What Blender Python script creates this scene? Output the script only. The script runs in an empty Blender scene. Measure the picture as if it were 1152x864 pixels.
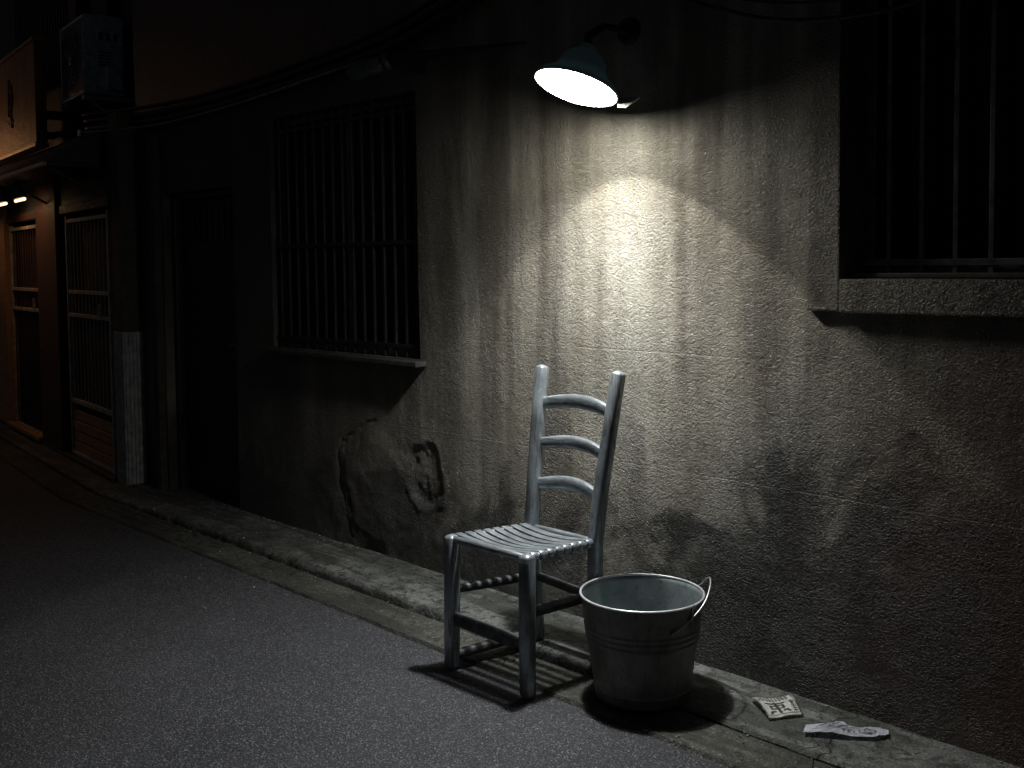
import bpy, bmesh, math, random
from mathutils import Vector, Matrix, noise as mn
random.seed(7)
R = math.radians
sc = bpy.context.scene
COL = sc.collection

# ------------------------------------------------------------------ node helper
class T:
    def __init__(s, name):
        s.m = bpy.data.materials.new(name); s.m.use_nodes = True
        s.t = s.m.node_tree; s.n = s.t.nodes; s.l = s.t.links
        s.b = s.n['Principled BSDF']
        s.co = s.n.new('ShaderNodeTexCoord').outputs['Object']
    def put(s, sock, v):
        if hasattr(v, 'links') or isinstance(v, bpy.types.NodeSocket): s.l.new(v, sock)
        elif isinstance(v, (tuple, list)):
            sock.default_value = (*v, 1.0) if (len(v) == 3 and sock.type == 'RGBA') else v
        else: sock.default_value = v
    def math(s, op, a, b=None, c=None, clamp=False):
        n = s.n.new('ShaderNodeMath'); n.operation = op; n.use_clamp = clamp
        s.put(n.inputs[0], a)
        if b is not None: s.put(n.inputs[1], b)
        if c is not None: s.put(n.inputs[2], c)
        return n.outputs[0]
    def xyz(s, v=None):
        n = s.n.new('ShaderNodeSeparateXYZ'); s.put(n.inputs[0], v or s.co); return n.outputs
    def map(s, scale=(1, 1, 1), loc=(0, 0, 0), v=None):
        n = s.n.new('ShaderNodeMapping'); s.put(n.inputs[0], v or s.co)
        n.inputs['Scale'].default_value = scale; n.inputs['Location'].default_value = loc
        return n.outputs[0]
    def noise(s, scale, detail=4, rough=.55, dist=0, v=None):
        n = s.n.new('ShaderNodeTexNoise'); s.put(n.inputs['Vector'], v or s.co)
        n.inputs['Scale'].default_value = scale; n.inputs['Detail'].default_value = detail
        n.inputs['Roughness'].default_value = rough; n.inputs['Distortion'].default_value = dist
        return n.outputs[0]
    def voro(s, scale, feature='F1', v=None, out='Distance', rand=1):
        n = s.n.new('ShaderNodeTexVoronoi'); s.put(n.inputs['Vector'], v or s.co); n.feature = feature
        n.inputs['Scale'].default_value = scale; n.inputs['Randomness'].default_value = rand
        return n.outputs[out]
    def ramp(s, f, a, b, lo=0., hi=1., smooth=True):
        n = s.n.new('ShaderNodeMapRange'); n.interpolation_type = 'SMOOTHSTEP' if smooth else 'LINEAR'
        s.put(n.inputs['Value'], f)
        for k, v in zip(('From Min', 'From Max', 'To Min', 'To Max'), (a, b, lo, hi)): s.put(n.inputs[k], v)
        return n.outputs[0]
    def mix(s, f, a, b, kind='MIX'):
        n = s.n.new('ShaderNodeMix'); n.data_type = 'RGBA'; n.blend_type = kind
        s.put(n.inputs[0], f); s.put(n.inputs[6], a); s.put(n.inputs[7], b)
        return n.outputs[2]
    def vadd(s, a, b):
        n = s.n.new('ShaderNodeVectorMath'); s.put(n.inputs[0], a); s.put(n.inputs[1], b); return n.outputs[0]
    def vscale(s, a, k):
        n = s.n.new('ShaderNodeVectorMath'); n.operation = 'SCALE'; s.put(n.inputs[0], a); n.inputs['Scale'].default_value = k; return n.outputs[0]
    def noisecol(s, scale, v=None):
        n = s.n.new('ShaderNodeTexNoise'); s.put(n.inputs['Vector'], v or s.co); n.inputs['Scale'].default_value = scale
        n.inputs['Detail'].default_value = 2; return n.outputs[1]
    def bump(s, h, strength=1, dist=.005, normal=None):
        n = s.n.new('ShaderNodeBump'); n.inputs['Strength'].default_value = strength; n.inputs['Distance'].default_value = dist
        s.put(n.inputs['Height'], h)
        if normal is not None: s.l.new(normal, n.inputs['Normal'])
        return n.outputs[0]
    def set(s, **k):
        for a, v in k.items(): s.put(s.b.inputs[a.replace('_', ' ')], v)
        return s.m

def simple(name, col, rough=.6, metal=0., var=.35, scale=18, bumpd=.0008, spec=.5):
    t = T(name); f = t.noise(scale, 5, .65)
    c2 = tuple(max(0, c * (1 - var)) for c in col); c1 = tuple(min(1, c * (1 + var * .6)) for c in col)
    fine = t.noise(scale * 9, 3, .6)
    t.set(Base_Color=t.mix(t.ramp(f, .35, .65), c2, c1), Roughness=t.ramp(fine, .3, .7, max(.05, rough - .12), min(1, rough + .12)),
          Metallic=metal, Normal=t.bump(fine, .6, bumpd))
    t.b.inputs['Specular IOR Level'].default_value = spec
    return t.m

# ------------------------------------------------------------------ materials
def stucco():
    t = T('stained_stucco')
    X, Y, Z = t.xyz()
    wob = t.vscale(t.noisecol(38), .022)
    vc = t.vadd(t.co, wob)
    n1 = t.noise(120, 4, .68, .8)
    vo = t.voro(100, 'DISTANCE_TO_EDGE', v=vc)
    crev = t.ramp(vo, .0, .16, 0., 1.)
    coarse = t.noise(42, 3, .6, 1.2)
    fine = t.noise(260, 2, .6)
    big = t.noise(2.3, 6, .6)
    streak = t.noise(1, 5, .62, .3, v=t.map((4.6, 2, .5)))
    streak2 = t.noise(1, 4, .6, .2, v=t.map((19, 2, 1.0), (3, 0, 1)))
    base = t.mix(t.ramp(big, .3, .7), (.255, .232, .182), (.375, .35, .285))
    base = t.mix(t.ramp(streak, .38, .58, .88, 0.), base, (.115, .104, .084))
    base = t.mix(t.ramp(streak2, .40, .60, .28, 0.), base, (.13, .105, .075))
    # pale streak right under the lamp and rusty drips with places of their own
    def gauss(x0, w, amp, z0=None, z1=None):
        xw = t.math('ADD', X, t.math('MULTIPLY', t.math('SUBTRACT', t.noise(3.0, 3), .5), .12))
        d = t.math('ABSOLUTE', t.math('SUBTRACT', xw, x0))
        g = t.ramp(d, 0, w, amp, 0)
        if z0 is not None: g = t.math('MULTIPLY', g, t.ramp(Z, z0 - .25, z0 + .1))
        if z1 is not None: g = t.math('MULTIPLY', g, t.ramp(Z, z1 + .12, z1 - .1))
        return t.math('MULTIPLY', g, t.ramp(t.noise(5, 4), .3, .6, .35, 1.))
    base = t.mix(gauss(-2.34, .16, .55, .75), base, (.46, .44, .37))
    for x0, w, a, z0 in ((-2.13, .05, .8, 1.0), (-2.06, .09, .45, .6), (-2.78, .05, .6, 1.1), (-1.80, .06, .55, .9), (-1.62, .07, .8, 1.1), (-3.05, .12, .45, .8)):
        base = t.mix(gauss(x0, w, a, z0), base, (.085, .066, .045))
    # damp rise and black mould, higher on the right
    h = t.math('ADD', .40, t.math('MULTIPLY', t.math('ADD', X, 3.0), .055))
    pat = t.noise(1.9, 7, .63, .5, v=t.map((1, 1, 1), (0, 0, 3)))
    mv = t.math('ADD', t.math('MULTIPLY', t.math('SUBTRACT', h, Z), 1.9), t.math('MULTIPLY', t.math('SUBTRACT', pat, .5), 3.3))
    mv = t.math('ADD', mv, t.ramp(X, -2.5, -1.5, 0, .30))
    mould = t.ramp(mv, -.20, .16)
    mould = t.math('MULTIPLY', mould, t.ramp(n1, .25, .6, 1., .86))
    base = t.mix(t.ramp(mv, -.75, .2, 0, .5), base, (.10, .092, .08))
    base = t.mix(mould, base, (.007, .0068, .0062))
    ef = t.ramp(t.noise(2.7, 7, .66, .5, v=t.map((1, 1, 1.3), (4.3, 0, 2))), .50, .68, 0, .85)
    ef = t.math('MULTIPLY', ef, t.math('MULTIPLY', t.ramp(Z, .62, .42), t.math('MULTIPLY', t.ramp(X, -4.4, -2.6, .35, 1.), t.ramp(X, -1.9, -1.5, .8, .35))))
    base = t.mix(ef, base, (.16, .155, .135))
    # rust red tint towards the right end
    rt = t.math('MULTIPLY', t.ramp(X, -1.8, -.8), t.ramp(t.noise(1.3, 4), .3, .6, .2, .75))
    base = t.mix(rt, base, (.13, .062, .046))
    # grey grime on the left, deepened for shade beyond the lamp's cutoff
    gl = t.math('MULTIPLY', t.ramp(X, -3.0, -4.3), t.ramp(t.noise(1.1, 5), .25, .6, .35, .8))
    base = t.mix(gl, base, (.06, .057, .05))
    shade_l = t.math('MULTIPLY', t.ramp(X, -3.05, -4.0), t.ramp(Z, .7, 1.6))  # upper left darkened in colour for the lampshade's cutoff
    base = t.mix(t.math('MULTIPLY', shade_l, .7), base, (.03, .028, .025))
    # darker in the pits of the render coat
    base = t.mix(t.math('MULTIPLY', t.ramp(vo, .0, .09, .55, 0.), t.ramp(coarse, .3, .6, 1., .25)), base, (.045, .04, .03))
    base = t.mix(t.ramp(n1, .58, .74, 0, .35), base, (.46, .43, .36))
    # day joints in the render coat
    zj = t.math('ADD', Z, t.math('MULTIPLY', t.noise(2.0, 3), .012))
    def joint(z0, x0, x1):
        d = t.math('ABSOLUTE', t.math('SUBTRACT', zj, z0))
        g = t.ramp(d, .0012, .0035, 1., 0.)
        g = t.math('MULTIPLY', g, t.math('MULTIPLY', t.ramp(X, x0, x0 + .3), t.ramp(X, x1, x1 - .3)))
        return t.math('MULTIPLY', g, t.ramp(t.noise(6, 3), .35, .5))
    j = t.math('MAXIMUM', joint(.652, -4.6, 1.5), joint(1.052, -3.3, -1.5))
    base = t.mix(t.math('MULTIPLY', j, .3), base, (.30, .28, .24))
    hgt = t.math('ADD', t.math('MULTIPLY', n1, 1.1), t.math('MULTIPLY', t.math('MULTIPLY', crev, t.ramp(coarse, .25, .6, .3, 1.)), .42))
    hgt = t.math('ADD', hgt, t.math('MULTIPLY', coarse, .5))
    hgt = t.math('ADD', hgt, t.math('MULTIPLY', fine, .16))
    hgt = t.math('SUBTRACT', hgt, t.math('MULTIPLY', j, .22))
    hgt = t.math('MULTIPLY', hgt, t.ramp(t.noise(4.5, 4, .6), .32, .62, .45, 1.25))
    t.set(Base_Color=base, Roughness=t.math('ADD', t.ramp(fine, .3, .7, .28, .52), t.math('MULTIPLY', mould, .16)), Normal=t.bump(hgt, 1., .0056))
    t.b.inputs['Specular IOR Level'].default_value = .6
    return t.m

def asphalt():
    t = T('asphalt')
    X, Y, Z = t.xyz()
    ag = t.voro(290, out='Color'); agv = t.math('MULTIPLY', t.xyz(ag)[0], 1.)
    d = t.voro(290); d2 = t.voro(95)
    big = t.noise(.9, 5, .6); mid = t.noise(6, 5, .6)
    base = t.mix(t.ramp(big, .3, .7), (.031, .031, .035), (.055, .055, .061))
    base = t.mix(t.ramp(mid, .35, .7, 0, .35), base, (.03, .03, .032))
    base = t.mix(t.ramp(agv, .82, .97, 0, .75), base, (.27, .27, .29))
    wr_ = t.noise(.35, 6, .7, .8, v=t.map((.5, 2.2, 1)))
    base = t.mix(t.ramp(wr_, .5, .68, 0, .45), base, (.024, .024, .026))
    base = t.mix(t.ramp(agv, .25, .05, 0, .7), base, (.014, .014, .015))
    hg = t.math('ADD', t.math('MULTIPLY', t.ramp(d, 0, .6, 1, 0), .7), t.math('MULTIPLY', t.ramp(d2, 0, .7, 1, 0), .8))
    hg = t.math('ADD', hg, t.math('MULTIPLY', agv, .4))
    t.set(Base_Color=base, Roughness=t.ramp(agv, 0, 1, .75, .42), Normal=t.bump(hg, .9, .0035))
    return t.m

def concrete(name, c0, c1, stain, sp=.3):
    t = T(name)
    big = t.noise(2.6, 7, .65, .4); mid = t.noise(11, 6, .65); fi = t.noise(120, 3, .7)
    gr = t.voro(170, out='Color'); gv = t.xyz(gr)[0]
    base = t.mix(t.ramp(mid, .3, .7), c0, c1)
    base = t.mix(t.ramp(big, .42, .62, 0, .75), base, stain)
    base = t.mix(t.ramp(gv, .86, 1., 0, sp), base, (.45, .44, .42))
    base = t.mix(t.ramp(gv, .16, 0., 0, .5), base, (.03, .03, .028))
    cr = t.voro(2.4, 'DISTANCE_TO_EDGE', v=t.vadd(t.co, t.vscale(t.noisecol(7), .22)))
    ck = t.ramp(cr, .003, .012, 1, 0)
    ck = t.math('MULTIPLY', ck, t.ramp(t.noise(1.7, 2), .45, .6))
    base = t.mix(t.math('MULTIPLY', ck, .7), base, (.03, .028, .025))
    al = t.noise(1, 6, .68, .5, v=t.map((1.6, 13, 13)))
    base = t.mix(t.ramp(al, .46, .58, 0, .85), base, tuple(c * .8 for c in stain))
    bl = t.noise(27, 5, .7, .8)
    base = t.mix(t.ramp(bl, .50, .62, 0, .8), base, (.018, .018, .014))
    h = t.math('ADD', t.math('MULTIPLY', mid, 1.4), t.math('ADD', t.math('MULTIPLY', fi, .45), t.math('MULTIPLY', bl, .6)))
    h = t.math('SUBTRACT', h, t.math('MULTIPLY', ck, .5))
    t.set(Base_Color=base, Roughness=t.ramp(fi, .3, .7, .55, .85), Normal=t.bump(h, 1., .017))
    return t.m

def galv(name, c0, c1, rough, metal=.9, streaks=False, sc_=26, bd=.0006):
    t = T(name)
    sp = t.xyz(t.voro(sc_, out='Color'))[0]; bl = t.noise(7, 6, .65); fi = t.noise(70, 4, .65)
    ln = t.noise(1, 4, .6, v=t.map((60, 60, 5)))
    base = t.mix(t.ramp(bl, .3, .7), c0, c1)
    base = t.mix(t.math('MULTIPLY', sp, .22), base, tuple(min(1, c * 1.35) for c in c1))
    base = t.mix(t.ramp(fi, .55, .72, 0, .6), base, tuple(c * .35 for c in c0))
    if streaks:
        base = t.mix(t.ramp(ln, .5, .7, 0, .4), base, (.10, .065, .04))
    h = t.math('ADD', t.math('MULTIPLY', bl, .6), t.math('MULTIPLY', fi, .5))
    t.set(Base_Color=base, Metallic=metal, Roughness=t.ramp(bl, .25, .75, rough - .1, rough + .14), Normal=t.bump(h, .6, bd))
    return t.m

def silver_paint(ax=(55, 55, 8)):
    t = T('worn_silver_paint')
    g = t.noise(1, 5, .6, .6, v=t.map(ax)); bl = t.noise(9, 6, .65); fi = t.noise(90, 4, .65)
    base = t.mix(t.ramp(bl, .3, .7), (.20, .225, .24), (.40, .44, .465))
    base = t.mix(t.ramp(g, .50, .66, 0, .7), base, (.10, .095, .088))
    base = t.mix(t.ramp(fi, .66, .76, 0, .45), base, (.09, .08, .07))
    h = t.math('ADD', t.math('MULTIPLY', g, .9), t.math('MULTIPLY', fi, .3))
    t.set(Base_Color=base, Metallic=.6, Roughness=t.ramp(g, .3, .7, .26, .46), Normal=t.bump(h, .7, .0022))
    return t.m

def wood(name, c0, c1, rough=.6, axis=(3, 30, 30)):
    t = T(name)
    g = t.noise(1, 6, .65, 1.0, v=t.map(axis)); f = t.noise(60, 3)
    t.set(Base_Color=t.mix(t.ramp(g, .3, .7), c0, c1), Roughness=t.ramp(f, .3, .7, rough - .1, rough + .1), Normal=t.bump(g, .6, .002))
    return t.m

def translucent_shade():
    t = T('halo_blue_shade'); t.set(Base_Color=(.012, .030, .038), Roughness=.35)
    tr = t.n.new('ShaderNodeBsdfTranslucent'); tr.inputs[0].default_value = (.35, .62, .75, 1)
    mx = t.n.new('ShaderNodeMixShader'); mx.inputs[0].default_value = .0003  # blue tint and faint translucence put in for the lamp's halo
    t.l.new(t.b.outputs[0], mx.inputs[1]); t.l.new(tr.outputs[0], mx.inputs[2]); t.l.new(mx.outputs[0], t.n['Material Output'].inputs[0])
    return t.m
def emis(name, col, s):
    t = T(name); t.set(Base_Color=(.8, .8, .8), Emission_Color=col, Emission_Strength=s)
    return t.m

M = dict(
    stucco=stucco(), asphalt=asphalt(),
    slab=concrete('kerb_concrete', (.095, .10, .09), (.205, .212, .196), (.055, .06, .046)),
    gutter=concrete('gutter_concrete', (.062, .062, .048), (.10, .10, .08), (.036, .038, .028)),
    bucket=galv('galvanised_steel', (.135, .13, .12), (.26, .25, .235), .45, .4, True),
    chair=silver_paint(), slat=silver_paint((9, 50, 60)), rung=simple('darkened_rung_paint', (.085, .09, .092), .6, .2, .5, 22),  # rungs coloured darker to mute light stripes through the seat gaps
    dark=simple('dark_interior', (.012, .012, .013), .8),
    barm=simple('dark_iron', (.028, .028, .032), .5, .3),
    alu=simple('grey_aluminium', (.16, .16, .165), .45, .6),
    track=simple('worn_sill_metal', (.12, .118, .11), .5, .5),
    glass=simple('dark_glass', (.010, .011, .013), .4, 0, .2, 3, 0, .15),
    door=simple('dark_door_paint', (.018, .018, .021), .5),
    doorfr=simple('door_frame_metal', (.025, .024, .023), .5, .2),
    lattice=simple('pale_lattice_wood', (.45, .40, .33), .6),
    panel=wood('ochre_board', (.32, .16, .055), (.50, .27, .11)),
    redwood=wood('red_brown_wood', (.045, .012, .007), (.085, .024, .013), axis=(30, 30, 3)),
    sign=wood('sign_board_wood', (.26, .10, .03), (.42, .18, .055), axis=(6, 6, 1.5)),
    signtrim=simple('sign_trim', (.4, .3, .2), .5),
    signmark=simple('sign_brush_mark', (.5, .22, .13), .6),
    black=simple('black_paint', (.015, .015, .015), .6),
    canopy=simple('canopy_metal', (.03, .03, .032), .5),
    fascia=simple('canopy_edge', (.42, .34, .24), .55),
    clad=simple('grey_cladding', (.33, .325, .33), .55),
    plaster=simple('old_plaster', (.06, .052, .04), .8, bumpd=.003),
    acwhite=simple('ac_casing', (.80, .79, .77), .45),
    acdark=simple('ac_grille', (.06, .035, .025), .4, .4),
    acfan=simple('ac_fan_plastic', (.30, .25, .14), .3),
    aclabel=simple('ac_print', (.07, .07, .07), .5),
    chrome=simple('bright_bolt', (.85, .85, .82), .25, .9),
    teal=simple('blue_enamel', (.02, .035, .04), .4, 0, .3), shade=translucent_shade(),
    inner=simple('white_enamel', (.8, .8, .78), .4),
    bracket=simple('galvanised_bracket', (.42, .41, .36), .5, .3),
    cable=simple('black_cable', (.009, .009, .009), .5),
    greycable=simple('grey_cable', (.22, .22, .21), .5),
    flood=simple('grey_fixture', (.075, .08, .082), .45),
    lens=emis('lamp_lens', (1., .98, .90), 60.),
    tube=emis('warm_tube', (1., .62, .32), 3.),
    lantern=emis('assumed_warm_lantern', (1., .48, .2), 10.),  # globe of the assumed lantern out of view
)
def paper_mat(name, col, ink, scale):
    t = T(name)
    f = t.noise(scale, 3); t.set(Base_Color=t.mix(t.ramp(f, .3, .7), col, tuple(c * .8 for c in col)), Roughness=.75)
    return t.m
M['paper'] = paper_mat('newsprint', (.80, .79, .74), None, 40)
M['ink'] = simple('black_ink', (.02, .02, .02), .7, 0, .2)
M['paper2'] = paper_mat('pale_wrapper', (.76, .76, .82), None, 60)
M['ink2'] = simple('grey_ink', (.12, .12, .14), .7, 0, .2)
M['grit'] = simple('grit', (.26, .25, .23), .9, 0, .6, 60)

# ------------------------------------------------------------------ mesh helpers
def finish(name, bm, mat, parent=None, smooth=False, loc=None):
    me = bpy.data.meshes.new(name)
    bmesh.ops.recalc_face_normals(bm, faces=bm.faces)
    bm.to_mesh(me); bm.free()
    o = bpy.data.objects.new(name, me); COL.objects.link(o)
    if isinstance(mat, (list, tuple)):
        for m in mat: me.materials.append(m)
    else: me.materials.append(mat)
    if smooth:
        for p in me.polygons: p.use_smooth = True
    if smooth == 'auto':
        me.set_sharp_from_angle(angle=R(38))
    if parent is not None:
        o.parent = parent
        p = parent; off = Vector((0, 0, 0)); 
        o.matrix_parent_inverse = world_of(parent).inverted()
    return o
def world_of(o):
    m = Matrix.LocRotScale(o.location, o.rotation_euler, o.scale)
    if o.parent: m = world_of(o.parent) @ o.matrix_parent_inverse @ m
    return m
def thing(name, label, cat, loc=(0, 0, 0), group=None, rz=0):
    o = bpy.data.objects.new(name, None); COL.objects.link(o); o.location = loc; o.rotation_euler.z = rz
    o.empty_display_size = .1
    return tag(o, label, cat, group)
def tag(o, label, cat, group=None):
    o['label'] = label; o['category'] = cat
    if group: o['group'] = group
    return o
def bx(bm, x0, x1, y0, y1, z0, z1, bev=0., mi=0, M4=None):
    r = bmesh.ops.create_cube(bm, size=1)
    vs = r['verts']
    for v in vs:
        v.co = Vector(((x0 + x1) / 2 + v.co.x * (x1 - x0), (y0 + y1) / 2 + v.co.y * (y1 - y0), (z0 + z1) / 2 + v.co.z * (z1 - z0)))
    fs = list({f for v in vs for f in v.link_faces})
    if mi:
        for f in fs: f.material_index = mi
    if bev > 0:
        es = list({e for v in vs for e in v.link_edges})
        rr = bmesh.ops.bevel(bm, geom=es, offset=bev, segments=2, affect='EDGES', profile=.6)
        vs = list({v for f in rr['faces'] for v in f.verts} | {v for v in vs if v.is_valid})
        if mi:
            for v in vs:
                for f in v.link_faces: f.material_index = mi
    if M4 is not None:
        for v in vs: v.co = M4 @ v.co
    return vs
def box(name, dims, mat, parent=None, bev=.003, M4=None):
    bm = bmesh.new(); bx(bm, *dims, bev=bev, M4=M4)
    return finish(name, bm, mat, parent)
def tube(bm, pts, rad, seg=12, sq=2., ends=True, rx=1., mi=0, ref=None):
    """swept superelliptic section, rounded ends; rad float or list"""
    pts = [Vector(p) for p in pts]; n = len(pts)
    rad = [rad] * n if not hasattr(rad, '__len__') else list(rad)
    if ends:
        d0 = (pts[1] - pts[0]).normalized(); d1 = (pts[-1] - pts[-2]).normalized()
        P, Q = [], []
        for a in (.08, .45, .8):
            P.append((pts[0] + d0 * rad[0] * (1 - math.sin(math.acos(1 - a)) if False else a * .45), rad[0] * (a ** .5) * .98))
        for a in (.8, .45, .08):
            Q.append((pts[-1] - d1 * rad[-1] * a * .45, rad[-1] * (a ** .5) * .98))
        mid = list(zip(pts, rad))
        mid[0] = (pts[0] + d0 * rad[0] * .6, rad[0]); mid[-1] = (pts[-1] - d1 * rad[-1] * .6, rad[-1])
        allp = P + mid + Q
    else: allp = list(zip(pts, rad))
    rings = []; up = Vector(ref) if ref else None
    for i, (p, r) in enumerate(allp):
        a = allp[max(0, i - 1)][0]; b = allp[min(len(allp) - 1, i + 1)][0]
        d = (b - a).normalized()
        if up is None: up = Vector((0, 0, 1)) if abs(d.z) < .9 else Vector((0, 1, 0))
        s = d.cross(up).normalized(); u = s.cross(d).normalized()
        ring = []
        for k in range(seg):
            th = 2 * math.pi * (k + .5) / seg
            c, q = math.cos(th), math.sin(th)
            e = 2. / sq
            cx = math.copysign(abs(c) ** e, c); cy = math.copysign(abs(q) ** e, q)
            ring.append(bm.verts.new(p + s * cx * r * rx + u * cy * r))
        rings.append(ring)
    for a, b in zip(rings, rings[1:]):
        for k in range(seg):
            f = bm.faces.new((a[k], a[(k + 1) % seg], b[(k + 1) % seg], b[k])); f.material_index = mi
    bm.faces.new(rings[0][::-1]).material_index = mi; bm.faces.new(rings[-1]).material_index = mi
def lathe(bm, prof, seg=48, M4=None, close=False):
    rings = []
    for r, z in prof:
        rings.append([bm.verts.new((r * math.cos(2 * math.pi * k / seg), r * math.sin(2 * math.pi * k / seg), z)) for k in range(seg)])
    for a, b in zip(rings, rings[1:]):
        for k in range(seg): bm.faces.new((a[k], a[(k + 1) % seg], b[(k + 1) % seg], b[k]))
    if close: bm.faces.new(rings[-1])
    if M4 is not None:
        for rg in rings:
            for v in rg: v.co = M4 @ v.co
def prism(bm, outline, z0, z1, M4=None):
    a = [bm.verts.new((x, y, z0)) for x, y in outline]; b = [bm.verts.new((x, y, z1)) for x, y in outline]
    n = len(a)
    bm.faces.new(a[::-1]); bm.faces.new(b)
    for k in range(n): bm.faces.new((a[k], a[(k + 1) % n], b[(k + 1) % n], b[k]))
    if M4 is not None:
        for v in a + b: v.co = M4 @ v.co
def sst(a, b, x):
    t = max(0., min(1., (x - a) / (b - a))); return t * t * (3 - 2 * t)

# ------------------------------------------------------------------ ground
XC = -6.26                       # here the street bends by seven degrees
TAN7 = math.tan(R(7))
def bend(x): return (XC - x) * TAN7 if x < XC else 0.
def struct(name, bm, mat):
    o = finish(name, bm, mat, smooth='auto'); o['kind'] = 'structure'; return o
def strip_mesh(prof_fn, x0, x1, dx):
    bm = bmesh.new(); prev = None; n = int((x1 - x0) / dx)
    for i in range(n + 1):
        x = x0 + (x1 - x0) * i / n
        row = [bm.verts.new((x, y + bend(x), z)) for y, z in prof_fn(x)]
        if prev:
            for k in range(len(row) - 1): bm.faces.new((prev[k], row[k], row[k + 1], prev[k + 1]))
        prev = row
    return bm
def nz(x, y, s, k=0): return mn.noise(Vector((x * s, y * s, k)))
def kerb_h(x): return .004 + .029 * (1 - sst(-2.35, -2.02, x)) + .004 * nz(x, 0, 3) - .014 * sst(-5.0, -6.0, x)
def kerb_prof(x):
    h = max(.004, kerb_h(x)); j = .007 * nz(x, 3, 7) + .005 * nz(x, 5, 23)
    pts = [(-.318 + j, -.03), (-.317 + j, h * .45 - .003), (-.311 + j, h * .8 - .001), (-.300 + j * .6, h + .0005 + .002 * nz(x, 2, 30))]
    for k in range(1, 13):
        y = -.30 + (.34) * k / 12
        pts.append((y, h + .0035 * nz(x, y, 6) + .002 * nz(x, y, 22) + .004 * k / 12))
    return pts
kerb = struct('kerb', strip_mesh(kerb_prof, -14, 4, .02), M['slab'])
def gut_prof(x):
    j = .006 * nz(x, 9, 6) + .004 * nz(x, 9, 25)
    pts = [(-.515 + j, -.012), (-.505 + j, .001)]
    for k in range(1, 9):
        y = -.505 + .172 * k / 8
        pts.append((y + (.004 * nz(x, 4, 19) if k == 8 else 0), .001 - .002 * math.sin(k / 8 * 3.14) + .0016 * nz(x, y, 14, 3)))
    pts.append((-.331, -.03))
    return pts
gutter = struct('gutter', strip_mesh(gut_prof, -14, 4, .02), M['gutter'])
def road_bm():
    bm = bmesh.new()
    xs = [-150, -60, -30, -14] + [-14 + .08 * i for i in range(1, 226)] + [8, 20, 60, 150]
    ys = [-150, -60, -25, -10, -6] + [-6 + .08 * i for i in range(1, 81)] + [1.5, 5, 30, 150]
    g = []
    for x in xs:
        row = []
        for y in ys:
            near = 1 if (-14 < x < 4 and -6 < y < .4) else 0
            z = -.010 + near * (.004 * nz(x, y, .9) + .0014 * nz(x, y, 5))
            if near and y < -.5: z += .004 * sst(-.5, -.8, y)
            if y > .3 and y < 1.5: z = -.03
            row.append(bm.verts.new((x, y, z)))
        g.append(row)
    for a, b in zip(g, g[1:]):
        for k in range(len(ys) - 1): bm.faces.new((a[k], b[k], b[k + 1], a[k + 1]))
    return bm
road = struct('road', road_bm(), M['asphalt'])

# ------------------------------------------------------------------ main building
house = thing('stucco_house', 'rough stained stucco house with barred windows along the alley', 'house', (-3, 0, 0))
WL = (-4.72, -3.53, .945, 2.10)      # left window opening
WR = (-1.545, .6, 1.30, 2.75)        # right window opening
DR = (-5.93, -5.10, -.05, 1.79)      # door opening
WT = 5.2
def gridlines(a, b, marks, fine, step):
    s = {round(a, 4), round(b, 4)}; marks = sorted([m for m in marks if a < m < b] + [a, b])
    for p, q in zip(marks, marks[1:]):
        st = fine[2] if (p >= fine[0] - 1e-6 and q <= fine[1] + 1e-6) else step
        n = max(1, round((q - p) / st))
        for i in range(n + 1): s.add(round(p + (q - p) * i / n, 4))
    return sorted(s)
def blob(x, z, cx, cz, rx_, rz_, k):
    a = math.atan2((z - cz) / rz_, (x - cx) / rx_)
    r = math.hypot((x - cx) / rx_, (z - cz) / rz_)
    return r + .22 * mn.noise(Vector((math.cos(a) * 1.3, math.sin(a) * 1.3, k))) + .07 * mn.noise(Vector((x * 22, z * 22, k)))
def wall_y(x, z):
    y = .008 * nz(x, z, .8, 1) + .004 * nz(x, z, 3.2, 2)
    if -4.6 < x < -2.9 and z < .9:
        # loose bulging patch of render and the hole where it has fallen off
        q = blob(x, z, -3.88, .33, .27, .30, 1)
        y -= .012 * (1 - sst(.70, 1.0, q)) * (.8 + .5 * nz(x, z, 5, 12))
        lip = math.exp(-((q - 1.03) / .028) ** 2)
        y += .010 * lip * (1 if x < -3.86 else .1) * (.3 + 1.2 * abs(nz(x, z, 5, 31)))
        h = blob(x, z, -3.51, .450, .120, .150, 2) + .07 * nz(x, z, 10, 14) + .08 * nz(x, z, 26, 15)
        y -= .005 * math.exp(-((h - 1.10) / .08) ** 2) * (.6 + 1.2 * nz(x, z, 9, 16))
        inn = 1 - sst(.80, 1.02, h)
        y += inn * (.009 + .004 * nz(x, z, 11, 5) + .004 * nz(x, z, 30, 6)) + inn * .014 * sst(.42, .32, z)
        reg = sst(-4.5, -4.2, x) * sst(-3.0, -3.35, x)
        y += reg * (.009 * abs(nz(x, z, 5, 8)) + .003 * nz(x, z, 16, 9)) * sst(.62, .3, z)
    return y
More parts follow.
